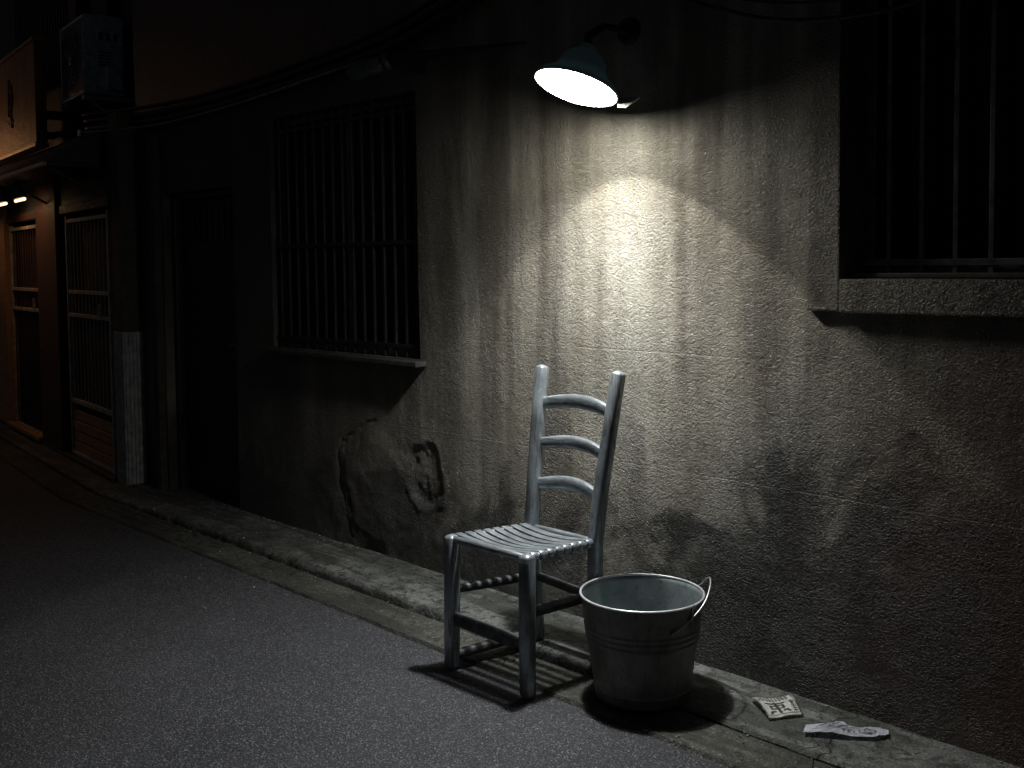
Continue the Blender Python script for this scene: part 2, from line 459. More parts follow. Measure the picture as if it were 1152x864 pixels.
def wall_bm():
    xs = gridlines(-6.262, 4., [WL[0], WL[1], WR[0], WR[1], DR[0], DR[1], -4.6, -2.9], (-4.6, -2.9, .0085), .05)
    zs = gridlines(-.03, WT, [WL[2], WL[3], WR[2], WR[3], DR[3], .9], (-.03, .9, .0085), .05)
    bm = bmesh.new(); V = {}
    def hole(x, z): return any(o[0] < x < o[1] and o[2] < z < o[3] for o in (WL, WR, DR))
    def vert(x, z):
        k = (x, z)
        if k not in V:
            y = wall_y(x, z)
            V[k] = bm.verts.new((x, y, z))
        return V[k]
    for i in range(len(xs) - 1):
        for k in range(len(zs) - 1):
            if hole((xs[i] + xs[i + 1]) / 2, (zs[k] + zs[k + 1]) / 2): continue
            bm.faces.new((vert(xs[i], zs[k]), vert(xs[i + 1], zs[k]), vert(xs[i + 1], zs[k + 1]), vert(xs[i], zs[k + 1])))
    # reveals: push boundary edges of the openings inwards
    bd = [e for e in bm.edges if e.is_boundary]
    for o, dep in ((WL, .16), (WR, .20), (DR, .22)):
        es = [e for e in bd if all(o[0] - .001 <= v.co.x <= o[1] + .001 and o[2] - .001 <= v.co.z <= o[3] + .001 for v in e.verts)]
        r = bmesh.ops.extrude_edge_only(bm, edges=es)
        for v in {g for g in r['geom'] if isinstance(g, bmesh.types.BMVert)}: v.co.y += dep
    # ends and back so that the wall has a body
    return bm
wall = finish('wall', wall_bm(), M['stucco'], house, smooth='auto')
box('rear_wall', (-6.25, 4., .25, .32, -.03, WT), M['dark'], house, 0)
box('side_wall', (-6.262, -6.245, .012, 4., -.03, WT), M['plaster'], house, 0)
# raised surround of the right window
bm = bmesh.new()
bx(bm, -1.655, -1.548, -.022, .012, 1.203, 2.9, .006); bx(bm, -1.545, .75, -.030, .012, 1.200, 1.299, .006)
finish('window_surround', bm, M['stucco'], house)

def window(opn, y, bars, rails, label, barw, with_frame=True, midx=(), barmat=None):
    x0, x1, z0, z1 = opn; barmat = barmat or M['barm']
    fr = bmesh.new(); w = .035
    for d in ((x0 + .001, x0 + w, z0, z1), (x1 - w, x1 - .001, z0, z1)): bx(fr, d[0], d[1], y + .03, y + .085, d[2], d[3], .003)
    bx(fr, x0 + w, x1 - w, y + .031, y + .084, z0 + .001, z0 + w, .003); bx(fr, x0 + w, x1 - w, y + .031, y + .084, z1 - w, z1 - .001, .003)
    for mx in midx: bx(fr, mx - .02, mx + .02, y + .036, y + .08, z0 + w, z1 - w, .003)
    wobj = finish('window', fr, M['alu'], house); wobj['label'] = label
    g = bmesh.new(); bx(g, x0 + w, x1 - w, y + .055, y + .06, z0 + w, z1 - w)
    finish('pane', g, M['glass'], wobj)
    b = bmesh.new()
    for x in bars: bx(b, x - barw, x + barw, y - barw, y + barw, z0 + .004, z1 - .004, .0015)
    for z in rails: bx(b, x0 + .004, x1 - .004, y - barw * 1.5, y + barw * 1.5, z - .010, z + .010, .002)
    finish('window_bars', b, barmat, wobj)
    return wobj
n = 15
window(WL, .03, [WL[0] + .045 + (WL[1] - WL[0] - .09) * i / (n - 1) for i in range(n)], (1.455, .995, 2.03),
       'shaded window behind close upright bars', .0065, midx=(-4.125,))
window(WR, .09, [-1.45 + .098 * i for i in range(21)], (1.345, 2.6), 'dark window behind widely spaced bars', .007, midx=(-.98, -.25), barmat=M['alu'])
box('window_sill', (-4.76, -3.49, -.055, .022, .918, .940), M['track'], house, .004)
box('sill_track', (-1.542, .598, .02, .13, 1.302, 1.316), M['track'], house, .003)
bx_d = bmesh.new(); bx(bx_d, DR[0] + .05, DR[1] - .05, .10, .13, .03, DR[3] - .04, .003)
for k in range(9): bx(bx_d, DR[0] + .12 + k * .07, DR[0] + .135 + k * .07, .093, .101, 1.50, 1.72)
door = finish('door', bx_d, M['door'], house); door['label'] = 'plain dark door with slatted top panel'
bm = bmesh.new(); bx(bm, DR[0] + .002, DR[0] + .048, .05, .16, -.01, DR[3] - .002, .004); bx(bm, DR[1] - .048, DR[1] - .002, .05, .16, -.01, DR[3] - .002, .004)
bx(bm, DR[0] + .05, DR[1] - .05, .051, .159, DR[3] - .04, DR[3] - .002, .004)
finish('door_frame', bm, M['doorfr'], house)
box('door_sill', (DR[0] - .01, DR[1] + .01, -.03, .159, .0, .030), M['track'], house, .004)
bm = bmesh.new(); tube(bm, [(-5.20, .098, .92), (-5.20, .06, .92), (-5.27, .055, .92)], .010, 10); finish('door_handle', bm, M['alu'], door, True)
# narrow return with a rain pipe between door and the corner
bm = bmesh.new(); bx(bm, -6.02, -5.955, -.045, .03, -.01, 2.15, .006); finish('door_pilaster', bm, M['plaster'], house)

# ------------------------------------------------------------------ wooden shopfront house on the left, turned seven degrees
FM = Matrix.Translation((XC, 0, 0)) @ Matrix.Rotation(-R(7), 4, 'Z') @ Matrix.Diagonal((-1, 1, 1, 1))
# local frame: s runs left along the facade, o = offset (negative towards the street)
shop = thing('lattice_house', 'wooden lattice fronted house beyond the stucco wall with red brown posts', 'house', (FM @ Vector((1.5, 0, 0)))[:])
def fb(name, dims, mat, parent=shop, bev=.004): return box(name, dims, mat, parent, bev, FM)
O0 = -.13
fb('wall', (.16, 9., .02, .3, -.03, 2.3), M['dark'], bev=0)
fb('upper_wall', (-.2, 9., .32, .6, 2.3, 5.2), M['black'], bev=0)
fb('canopy_roof', (.05, 9., .0, .5, 2.2, 2.29), M['canopy'])
# clad corner post
bm = bmesh.new(); bx(bm, -.04, .15, O0, .0, .0, .965, .004, M4=FM)
for k in range(5): bx(bm, -.049, -.038, O0 + .012 + k * .024, O0 + .025 + k * .024, .03, .95, .002, M4=FM)
finish('clad_post', bm, M['clad'], shop)
fb('corner_post', (-.03, .145, O0 + .006, -.002, .966, 2.3), M['plaster'])
fb('threshold', (.15, 9., -.165, .02, .0, .045), M['plaster'])
def lattice(s0, s1, zb, nb, panel, label):
    z1 = 1.72
    fr = bmesh.new()
    bx(fr, s0, s0 + .03, O0, O0 + .04, zb, z1, .003, M4=FM); bx(fr, s1 - .03, s1, O0, O0 + .04, zb, z1, .003, M4=FM)
    for z in (zb + .015, 1.035, 1.195, 1.685): bx(fr, s0 + .03, s1 - .03, O0 + .002, O0 + .038, z - .013, z + .013, .003, M4=FM)
    if panel: bx(fr, s0 + .03, s1 - .03, O0 + .002, O0 + .038, .42, .45, .003, M4=FM)
    d = finish('sliding_door', fr, M['lattice'], shop); d['label'] = label
    b = bmesh.new()
    for i in range(nb):
        s = s0 + .03 + (s1 - s0 - .06) * (i + .5) / nb
        bx(b, s - .0045, s + .0045, O0 + .012, O0 + .020, .451 if panel else zb + .03, 1.67, .001, M4=FM)
    finish('door_lattice', b, M['lattice'] if panel else M['redwood'], d)
    if panel:
        p = bmesh.new()
        for k in range(4):
            z = zb + .030 + k * .074
            bx(p, s0 + .03, s1 - .03, O0 + .010 + .003 * (k % 2), O0 + .032, z, z + .066, .004, M4=FM)
        finish('kick_panel', p, M['panel'], d)
    h = bmesh.new(); bx(h, s0 + .20, s0 + .225, O0 - .012, O0 + .006, 1.04, 1.13, .003, M4=FM)
    finish('pull_handle', h, M['chrome'], d)
    fb('door_backing', (s0 - .0, s1 + .0, O0 + .06, O0 + .075, zb, z1), M['dark'], d, 0)
    return d
lattice(.20, 1.22, .05, 11, True, 'right lattice door with ochre boarded foot')
lattice(1.98, 3.02, .05, 11, False, 'left lattice door of thin red brown bars')
fb('post', (1.36, 1.94, O0 - .03, O0 + .02, .046, 2.19), M['redwood'])
fb('post', (3.06, 3.5, O0 - .03, O0 + .02, .046, 2.19), M['panel'])
fb('lintel', (.15, 9., O0 - .01, O0 + .04, 1.74, 1.80), M['redwood'])
fb('transom', (.15, 9., O0 + .0, O0 + .03, 1.80, 2.19), M['black'])
fb('plinth', (1.94, 3.06, O0 - .06, O0 - .001, .046, .075), M['panel'])
fb('end_wall', (3.5, 9., O0 - .02, O0 + .02, .046, 2.19), M['redwood'])
# canopy above the doors
cn = bmesh.new()
for (sa, sb) in ((.25, 1.56), (1.58, 6.)):
    bx(cn, sa, sb, -.46, -.14, 1.985, 2.005, .003, M4=FM)
    vs = [cn.verts.new(FM @ Vector(q)) for q in ((sa, -.46, 2.006), (sb, -.46, 2.006), (sb, -.005, 2.285), (sa, -.005, 2.285), (sa, -.14, 2.006), (sb, -.14, 2.006))]
    for q in ((0, 1, 2, 3), (0, 3, 4), (1, 5, 2)): cn.faces.new([vs[k] for k in q])
cn_o = finish('canopy', cn, M['black'], shop)
fb('canopy_edge', (1.60, 3.6, -.485, -.461, 1.975, 2.012), M['fascia'], cn_o)
fb('canopy_edge', (.25, 1.57, -.483, -.461, 1.98, 2.008), M['fascia'], cn_o)
bm = bmesh.new()
for s in (.3, 1.57, 3.4):
    bm = bmesh.new(); tube(bm, [FM @ Vector((s, -.44, 1.975)), FM @ Vector((s, -.14, 1.82))], .008, 8)
    finish('canopy_brace', bm, M['canopy'], cn_o)
# upper storey: lattice window, posts
bm = bmesh.new()
for i in range(22): bx(bm, 2.3 + i * .09, 2.3 + i * .09 + .03, .22, .25, 2.9, 4.2, .002, M4=FM)
uw = finish('upper_lattice', bm, M['barm'], shop)
fb('upper_post', (2.02, 2.24, .2, .318, 2.3, 5.2), M['redwood'])
fb('upper_post', (1.35, 1.75, .24, .318, 2.3, 5.2), M['redwood'])
# the low sloping roof edge line
sg = thing('sign_board', 'ochre wooden sign board with pale trim above the lattice doors', 'sign', (FM @ Vector((2.6, -.1, 2.3)))[:])
fb('board', (1.95, 3.60, -.13, -.05, 2.31, 3.07), M['sign'], sg)
bm = bmesh.new()
bx(bm, 1.93, 3.62, -.145, -.045, 2.28, 2.307, .003, M4=FM); bx(bm, 1.93, 3.62, -.145, -.045, 3.073, 3.095, .003, M4=FM)
finish('trim', bm, M['signtrim'], sg)
bm = bmesh.new()
for i, pts in enumerate([[(2.74, 2.86), (2.70, 2.74), (2.76, 2.62), (2.72, 2.5)], [(2.86, 2.82), (2.72, 2.80)], [(2.90, 2.66), (2.71, 2.68)], [(2.8, 2.9), (2.84, 2.6)], [(2.68, 2.56), (2.8, 2.52), (2.92, 2.57)]]):
    tube(bm, [FM @ Vector((s, -.131, z)) for s, z in pts], .014, 8, rx=.4)
finish('lettering', bm, M['signmark'], sg, True)
box('sign_fixing', (1.99, 2.05, -.045, .32, 2.5, 2.56), M['black'], sg, 0, FM)
box('sign_fixing', (3.3, 3.36, -.045, .32, 2.5, 2.56), M['black'], sg, 0, FM)

# air conditioner
ac = thing('air_conditioner', 'grey outdoor air conditioner unit hung high on the dark upper wall', 'air conditioner', (FM @ Vector((1.38, .13, 2.55)))[:])
fb('casing', (1.08, 1.68, .0, .27, 2.57, 3.12), M['acwhite'], ac, .012)
bm = bmesh.new(); bx(bm, 1.105, 1.655, -.006, -.001, 2.595, 3.095, .002, M4=FM)
gp = finish('front_panel', bm, M['acdark'], ac)
bm = bmesh.new()
FC = FM @ Matrix.Translation((1.40, -.009, 2.85)) @ Matrix.Rotation(R(90), 4, 'X')
for r in (.05, .085, .12, .155, .19, .222):
    for k in range(32):
        a, b = 2 * math.pi * k / 32, 2 * math.pi * (k + 1) / 32
        tube(bm, [FC @ Vector((r * math.cos(a), r * math.sin(a), .004)), FC @ Vector((r * math.cos(b), r * math.sin(b), .004))], .0022, 4, ends=False)
for k in range(8):
    a = math.pi * k / 4; tube(bm, [FC @ Vector((.03 * math.cos(a), .03 * math.sin(a), .004)), FC @ Vector((.222 * math.cos(a), .222 * math.sin(a), .004))], .0024, 4, ends=False)
finish('fan_grille', bm, M['acdark'], ac)
bm = bmesh.new()
for k in range(3):
    a = 2 * math.pi * k / 3 + .4
    prism(bm, [(.04 * math.cos(a - .3), .04 * math.sin(a - .3)), (.19 * math.cos(a - .2), .19 * math.sin(a - .2)), (.20 * math.cos(a + .35), .20 * math.sin(a + .35)), (.05 * math.cos(a + .5), .05 * math.sin(a + .5))], -.0015, .0005, FC)
lathe(bm, [(.001, .008), (.03, .007), (.045, .0)], 20, FC)
finish('fan', bm, M['acfan'], ac)
bm = bmesh.new()   # edge beads and printed plate on the side
for s, z0, z1 in ((1.083, 2.575, 3.115), (1.677, 2.575, 3.115)): tube(bm, [FM @ Vector((s, -.004, z0)), FM @ Vector((s, -.004, z1))], .005, 8)
tube(bm, [FM @ Vector((1.08, -.004, 2.575)), FM @ Vector((1.68, -.004, 2.575))], .005, 8)
finish('edge_bead', bm, M['acwhite'], ac, True)
bm = bmesh.new()
for k in range(5): bx(bm, 1.0765, 1.079, .09, .19 - .01 * (k % 2), 2.86 - k * .022, 2.868 - k * .022, M4=FM)
finish('printed_note', bm, M['aclabel'], ac)
bm = bmesh.new()
for y in (.10, .15, .20): bx(bm, 1.0765, 1.079, y, y + .025, 2.95, 3.0, M4=FM)
finish('printed_symbols', bm, M['aclabel'], ac)
bm = bmesh.new(); bx(bm, 1.05, 1.079, .14, .25, 2.60, 2.77, .012, M4=FM); finish('pipe_cover', bm, M['acwhite'], ac)
bm = bmesh.new(); bmesh.ops.create_icosphere(bm, subdivisions=2, radius=.011, matrix=Matrix.Translation(FM @ Vector((1.072, .018, 2.86)))); finish('bolt', bm, M['chrome'], ac, True)
for s in (1.15, 1.6):
    bm = bmesh.new(); bx(bm, s - .02, s + .02, .0, .32, 2.54, 2.568, .003, M4=FM)
    tube(bm, [FM @ Vector((s, .03, 2.55)), FM @ Vector((s, .31, 2.36))], .012, 8)
    finish('mounting_bracket', bm, M['fascia'] if s > 1.5 else M['acwhite'], ac)

# two small warm lights under the canopy and an assumed, unseen lantern further along
def tubelamp(s, L, label):
    t = thing('canopy_light', label, 'lamp', (FM @ Vector((s, -.3, 1.95)))[:], 'warm lights under the canopy')
    bm = bmesh.new(); tube(bm, [FM @ Vector((s - L / 2, -.30, 1.862)), FM @ Vector((s + L / 2, -.30, 1.862))], .011, 10)
    finish('glowing_tube', bm, M['tube'], t, True)
    bm = bmesh.new(); bx(bm, s - L / 2 - .01, s + L / 2 + .01, -.325, -.275, 1.874, 1.984, .003, M4=FM); finish('holder', bm, M['canopy'], t)
    l = bpy.data.lights.new('canopy_glow', 'AREA'); l.shape = 'RECTANGLE'; l.size = L; l.size_y = .03; l.energy = .45; l.color = (1., .55, .25)
    lo = bpy.data.objects.new('canopy_glow', l); COL.objects.link(lo); lo.parent = t
    lo.matrix_parent_inverse = world_of(t).inverted(); lo.location = FM @ Vector((s, -.30, 1.845)); lo.rotation_euler = (0, 0, -R(7))
tubelamp(1.76, .30, 'small warm tube light nearest the red brown post')
tubelamp(2.36, .26, 'small warm tube light at the left edge under the canopy')
ln = thing('assumed_lantern', 'assumed warm lantern, out of view, on an arm further along the wooden house', 'lamp', (FM @ Vector((4.9, -.9, 2.6)))[:])  # unseen lantern, assumed from the warm light on the sign and doors
bm = bmesh.new(); lathe(bm, [(.001, .12), (.07, .10), (.095, .0), (.07, -.10), (.001, -.12)], 20, Matrix.Translation(FM @ Vector((4.9, -.9, 2.6)))); finish('assumed_glowing_globe', bm, M['lantern'], ln, True)
bm = bmesh.new(); tube(bm, [FM @ Vector((4.9, -.9, 2.72)), FM @ Vector((4.9, -.9, 2.85)), FM @ Vector((4.9, .32, 2.95))], .014, 10); finish('assumed_lantern_arm', bm, M['canopy'], ln, True)
l = bpy.data.lights.new('assumed_lantern_glow', 'SPOT'); l.energy = 26; l.spot_size = R(46); l.spot_blend = 1; l.color = (1., .46, .19); l.shadow_soft_size = .12  # spot added to throw warm light on the sign and left door
lo = bpy.data.objects.new('assumed_lantern_glow', l); COL.objects.link(lo); lo.parent = ln; lo.matrix_parent_inverse = world_of(ln).inverted(); lo.location = FM @ Vector((4.9, -1.04, 2.5)); lo.rotation_euler = (FM @ Vector((3.0, .0, 1.8)) - FM @ Vector((4.9, -1.04, 2.5))).to_track_quat('-Z', 'Y').to_euler()

# ------------------------------------------------------------------ cables and the dead spotlight
def cable(name, pts, r, mat, label, cat='cable', group=None):
    bm = bmesh.new(); P = [Vector(p) for p in pts]; out = []
    for i in range(len(P) - 1):
        a = P[max(0, i - 1)]; b = P[i]; c = P[i + 1]; d = P[min(len(P) - 1, i + 2)]
        for k in range(8):
            t = k / 8
            out.append(.5 * ((2 * b) + (c - a) * t + (2 * a - 5 * b + 4 * c - d) * t * t + (3 * b - a - 3 * c + d) * t ** 3))
    out.append(P[-1]); tube(bm, out, r, 8)
    o = finish(name, bm, mat, None, True); return tag(o, label, cat, group)
cable('power_cable', [(-7.05, .10, 2.30), (-6.85, -.1, 2.235), (-5.8, -.1, 2.175), (-4.9, -.1, 2.185), (-3.95, -.1, 2.235), (-3.7, -.04, 2.26)], .006, M['greycable'],
      'thin pale cable running from beside the air conditioner to the dead spotlight')
for i, (dz, r, lb) in enumerate(((0, .020, 'thick black cable, lowest of the bundle high on the stucco wall'), (.045, .016, 'black cable in the middle of the bundle high on the stucco wall'), (.085, .012, 'slim black cable, topmost of the bundle high on the stucco wall'))):
    cable('wall_cable', [(-6.9, -.04 - .012 * i, 2.27 + dz), (-5.8, -.04, 2.215 + dz), (-4.9, -.035, 2.225 + dz * .9), (-3.8, -.035, 2.28 + dz), (-3.2, -.035, 2.37 + dz * 1.2), (-2.7, -.035, 2.50 + dz), (-2.0, -.035, 2.62 + dz), (-1., -.035, 2.7 + dz)], r, M['cable'], lb, group='black cables along the stucco wall')
for i, (dz, r, lb) in enumerate(((0, .007, 'slack dark cable drooping above the right window, lower of the pair'), (.05, .005, 'slack dark cable drooping above the right window, upper of the pair'))):
    cable('drooping_cable', [(-2.5, -.06, 2.36 + dz), (-2.08, -.08, 2.20 + dz * .7), (-1.75, -.09, 2.075 + dz), (-1.47, -.09, 2.035 + dz), (-1.22, -.07, 2.06 + dz * 1.2), (-.8, -.05, 2.2 + dz), (-.2, -.05, 2.5)], r, M['cable'], lb, group='cables drooping above the right window')
sp = thing('spotlight', 'unlit grey tube spotlight on a tapering arm above the left window', 'spotlight', (-3.6, -.15, 2.2))
bm = bmesh.new(); tube(bm, [(-3.76, -.18, 2.175), (-3.57, -.13, 2.205)], [.036, .034], 20); finish('lamp_tube', bm, M['flood'], sp, 'auto')
bm = bmesh.new(); tube(bm, [(-3.575, -.13, 2.206), (-3.535, -.12, 2.216)], [.041, .041], 20); finish('collar', bm, M['flood'], sp, 'auto')
bm = bmesh.new(); tube(bm, [(-3.54, -.12, 2.21), (-3.2, -.06, 2.20), (-2.85, -.012, 2.19)], [.028, .018, .006], 12); finish('arm', bm, M['barm'], sp, True)
bm = bmesh.new(); bx(bm, -3.50, -3.46, -.115, .01, 2.16, 2.24, .004); finish('wall_bracket', bm, M['barm'], sp)
# small insulator where the thin cable starts
bm = bmesh.new(); lathe(bm, [(.001, .0), (.016, .002), (.020, .014), (.012, .022), (.018, .034), (.010, .05), (.001, .052)], 14, Matrix.Translation((-6.86, -.1, 2.205)))
tube(bm, [(-6.86, -.1, 2.21), (-6.86, .2, 2.21)], .006, 6)
tag(finish('cable_insulator', bm, M['chrome'], None, True), 'tiny pale insulator holding the thin cable below the air conditioner', 'insulator')

# ------------------------------------------------------------------ the wall lamp
LC = Vector((-2.352, -.275, 1.93)); TILT = R(15)
NL = Vector((-.095, -.335, -.930)).normalized()
lamp = thing('wall_lamp', 'bright round wall lamp glowing under a shade coloured blue for its halo', 'lamp', LC)
LM = Matrix.Translation(LC) @ NL.to_track_quat('Z', 'Y').to_matrix().to_4x4()     # +Z of this frame = direction of light
bm = bmesh.new()
lathe(bm, [(.142, .004), (.141, -.004), (.130, -.020), (.108, -.036), (.090, -.050), (.082, -.070), (.073, -.094), (.055, -.115), (.032, -.126), (.026, -.146), (.001, -.148)], 56, LM)
shade = finish('lamp_shade', bm, M['shade'], lamp, True)
bm = bmesh.new(); lathe(bm, [(.137, .0), (.1395, .0045), (.1425, .0045), (.1435, .0)], 56, LM); finish('rim', bm, M['inner'], shade, True)
bm = bmesh.new(); lathe(bm, [(.1365, .000), (.125, .010), (.09, .021), (.045, .027), (.001, .029)], 56, LM); finish('lens', bm, M['lens'], lamp, True)
bm = bmesh.new()
tube(bm, [LM @ Vector((0, 0, -.145)), (-2.352, -.22, 2.10), (-2.352, -.14, 2.145), (-2.352, -.02, 2.15)], .013, 12); finish('gooseneck', bm, M['black'], lamp, True)
bm = bmesh.new(); lathe(bm, [(.001, .03), (.04, .028), (.05, .0)], 24, Matrix.Translation((-2.352, .004, 2.15)) @ Matrix.Rotation(R(90), 4, 'X')); finish('wall_plate', bm, M['black'], lamp, True)
bm = bmesh.new()   # small pointed steel stay between shade rim and wall
prism(bm, [(-.016, 0), (.02, .004), (.062, .0), (.016, -.034), (-.012, -.03)], -.002, .002, Matrix.Translation((-2.262, -.150, 1.893)) @ Matrix.Rotation(R(20), 4, 'Z') @ Matrix.Rotation(R(72), 4, 'X'))
finish('stay', bm, M['bracket'], lamp)
def spot(name, loc, d, half, blend, P, r, col):
    l = bpy.data.lights.new(name, 'SPOT'); l.energy = P; l.spot_size = 2 * R(half); l.spot_blend = blend; l.shadow_soft_size = r; l.color = col
    o = bpy.data.objects.new(name, l); COL.objects.link(o); o.parent = lamp; o.matrix_parent_inverse = Matrix.Translation(LC).inverted()
    o.location = loc; o.rotation_euler = Vector(d).to_track_quat('-Z', 'Y').to_euler()
WH = (1., .975, .90)
spot('lamp_bulb_beam', LC + NL * .036, (0, 0.0, -1), 50.5, .09, 25, .018, WH)
spot('lamp_reflector_beam', LC + NL * .038, (-.16, -.12, -1), 60, 1., 124, .040, (.93, .97, 1.))

# ------------------------------------------------------------------ chair
ch = thing('ladder_back_chair', 'silver painted ladder back chair with strip woven seat at the kerb', 'chair', (-2.44, -.44, 0))
FLt, FRt = (-2.650, -.585), (-2.298, -.578)
BLf, BRf = (-2.565, -.262), (-2.285, -.262)
BLs, BRs = (-2.568, -.285), (-2.272, -.285)
BLt, BRt = (-2.578, -.215), (-2.226, -.215)
GZ = -.006
hb = .030
def leg(name, pts, rad, sq=3.2):
    bm = bmesh.new(); tube(bm, pts, rad, 16, sq); return finish(name, bm, M['chair'], ch, 'auto')
leg('leg', [(FLt[0] - .004, FLt[1], GZ), (FLt[0], FLt[1], .22), (FLt[0] + .002, FLt[1] + .003, .452)], [.0232, .0240, .0235])
leg('leg', [(FRt[0], FRt[1], GZ), (FRt[0], FRt[1], .22), (FRt[0], FRt[1] + .003, .452)], [.0232, .0240, .0235])
for f, s, tp in ((BLf, BLs, BLt), (BRf, BRs, BRt)):
    leg('back_post', [(f[0], f[1], hb), (f[0], f[1] - .012, .22), (s[0], s[1], .44), (s[0] * .75 + tp[0] * .25, s[1] * .72 + tp[1] * .28, .62), (s[0] * .4 + tp[0] * .6, s[1] * .38 + tp[1] * .62, .80), (tp[0], tp[1], 1.0)],
        [.0215, .0225, .0232, .0232, .0228, .0220])
def post_at(f, s, tp, z):
    t = (z - .44) / .56
    if t < 0: u = z / .44; return Vector((f[0] + (s[0] - f[0]) * u, f[1] + (s[1] - f[1]) * u, z))
    return Vector((s[0] + (tp[0] - s[0]) * t, s[1] + (tp[1] - s[1]) * t, z))
for z, h in ((.865, .040), (.725, .038), (.585, .040)):
    a = post_at(BLf, BLs, BLt, z); b = post_at(BRf, BRs, BRt, z - .006); bm = bmesh.new(); rows = []
    for i in range(17):
        t = i / 16; arch = math.sin(math.pi * t)
        p = a.lerp(b, t) + Vector((0, .026 * arch, .020 * arch))
        hh = h * (.50 + .10 * arch); th = .014
        ring = []
        for k in range(12):
            an = 2 * math.pi * (k + .5) / 12; c, q = math.cos(an), math.sin(an)
            ring.append(bm.verts.new(p + Vector((0, math.copysign(abs(c) ** .65, c) * th, math.copysign(abs(q) ** .65, q) * hh))))
        rows.append(ring)
    for r0, r1 in zip(rows, rows[1:]):
        for k in range(12): bm.faces.new((r0[k], r0[(k + 1) % 12], r1[(k + 1) % 12], r1[k]))
    bm.faces.new(rows[0][::-1]); bm.faces.new(rows[-1])
    finish('back_slat', bm, M['slat'], ch, 'auto')
def rung(p, q, r, rx=1., sq=2.4, name='stretcher'):
    bm = bmesh.new(); p = Vector(p); q = Vector(q)
    tube(bm, [p, p.lerp(q, .3) , p.lerp(q, .7), q], [r * .92, r, r, r * .92], 12, sq, rx=rx); return finish(name, bm, M['rung'] if name == 'stretcher' else M['slat'], ch, 'auto')
rung((FLt[0], FLt[1], .168), (FRt[0], FRt[1], .160), .024, .6)
rung((FLt[0], FLt[1], .262), (BLs[0], -.272, .262), .015)
rung((FRt[0], FRt[1], .262), (BRs[0], -.272, .262), .0175)
rung((FLt[0], FLt[1], .038), (BLs[0], -.264, .060), .017)
rung((BLf[0], -.272, .262), (BRf[0], -.272, .245), .015)
# seat rails (front rail, sides, back) then strips wrapped over the side rails
SZ = .437
def seat_pt(u, v):      # u 0 left..1 right, v 0 front..1 back
    L = Vector((*FLt, SZ)).lerp(Vector((BLs[0], BLs[1], SZ)), v); Rr = Vector((*FRt, SZ)).lerp(Vector((BRs[0], BRs[1], SZ)), v)
    return L.lerp(Rr, u)
rung(seat_pt(0, 0), seat_pt(1, 0), .0125, name='seat_rail'); rung(seat_pt(0, 1), seat_pt(1, 1), .0115, name='seat_rail')
rung(seat_pt(0, .02), seat_pt(0, .98), .0105, name='seat_rail'); rung(seat_pt(1, .02), seat_pt(1, .98), .0105, name='seat_rail')
bm = bmesh.new(); NB = 8
for b in range(NB):
    v0 = .045 + (b + .08) * (.91 / NB); v1 = .045 + (b + .80) * (.91 / NB)
    path = []
    N = 18
    # wrap under the left rail, over the top with sag, under the right rail
    for an in (-100, -60, -25, 10, 45, 80): path.append(('L', R(an)))
    for i in range(1, N): path.append(('T', i / N))
    for an in (80, 45, 10, -25, -60, -100): path.append(('R', R(an)))
    outer = []; inner = []
    for kind, t in path:
        ro, so = [], []
        for w in (0, .12, .5, .88, 1):
            v = v0 + (v1 - v0) * w; edge = -.0014 if w in (0, 1) else 0
            for lst, rr in ((ro, .0155 + edge), (so, .0125)):
                if kind == 'T':
                    p = seat_pt(t, v); sag = .020 * (4 * t * (1 - t)) * (.4 + 1.4 * v * (1 - v) * 2)
                    p = p + Vector((0, 0, rr - sag + .0006 * math.sin(b * 2.1 + t * 5)))
                elif kind == 'L': p = seat_pt(0, v) + Vector((-math.cos(t) * rr, 0, math.sin(t) * rr))
                else: p = seat_pt(1, v) + Vector((math.cos(t) * rr, 0, math.sin(t) * rr))
                lst.append(bm.verts.new(p))
        outer.append(ro); inner.append(so)
    for A in (outer, inner):
        for r0, r1 in zip(A, A[1:]):
            for k in range(4): bm.faces.new((r0[k], r0[k + 1], r1[k + 1], r1[k]))
    for i in range(len(outer) - 1):
        for k in (0, 4): bm.faces.new((outer[i][k], outer[i + 1][k], inner[i + 1][k], inner[i][k]))
finish('woven_seat', bm, M['slat'], ch, 'auto')

# ------------------------------------------------------------------ bucket
BC = Vector((-2.055, -.312, .004)); bk = thing('bucket', 'galvanised steel bucket with thin wire handle beside the chair', 'bucket', BC)
BM = Matrix.Translation(BC)
def rad(z): return .146 + (.192 - .146) * z / .318
prof = [(.001, .012), (.132, .012), (.140, .004), (.147, .000), (.1485, .004)]
z = .008
while z < .315:
    r = rad(z)
    for zc in (.188, .206, .224): r += .0026 * math.exp(-((z - zc) / .0045) ** 2)
    r += .003 * math.exp(-((z - .034) / .004) ** 2) + (.0015 if z < .032 else 0)
    prof.append((r, z)); z += .0022
inn = [(rad(z_) - .0025, z_) for z_ in [.315 - i * .0147 for i in range(21)]]
bm = bmesh.new(); lathe(bm, prof, 96, BM); 
for v in bm.verts:
    d = v.co - BC; a_ = math.atan2(d.y, d.x); q_ = .0022 * mn.noise(Vector((math.cos(a_) * 2.2, math.sin(a_) * 2.2, d.z * 11))) * min(1, d.z / .06) * min(1, max(0, (.318 - d.z) / .05))
    q_ += .0012 * math.exp(-((a_ + 1.75) / .022) ** 2)
    rr_ = math.hypot(d.x, d.y)
    if rr_ > .1: v.co.x += d.x / rr_ * q_; v.co.y += d.y / rr_ * q_
body = finish('pail_body', bm, M['bucket'], bk, True)
bm = bmesh.new(); lathe(bm, [(rad(.316), .3155)] + inn + [(.13, .017), (.001, .016)], 96, BM)
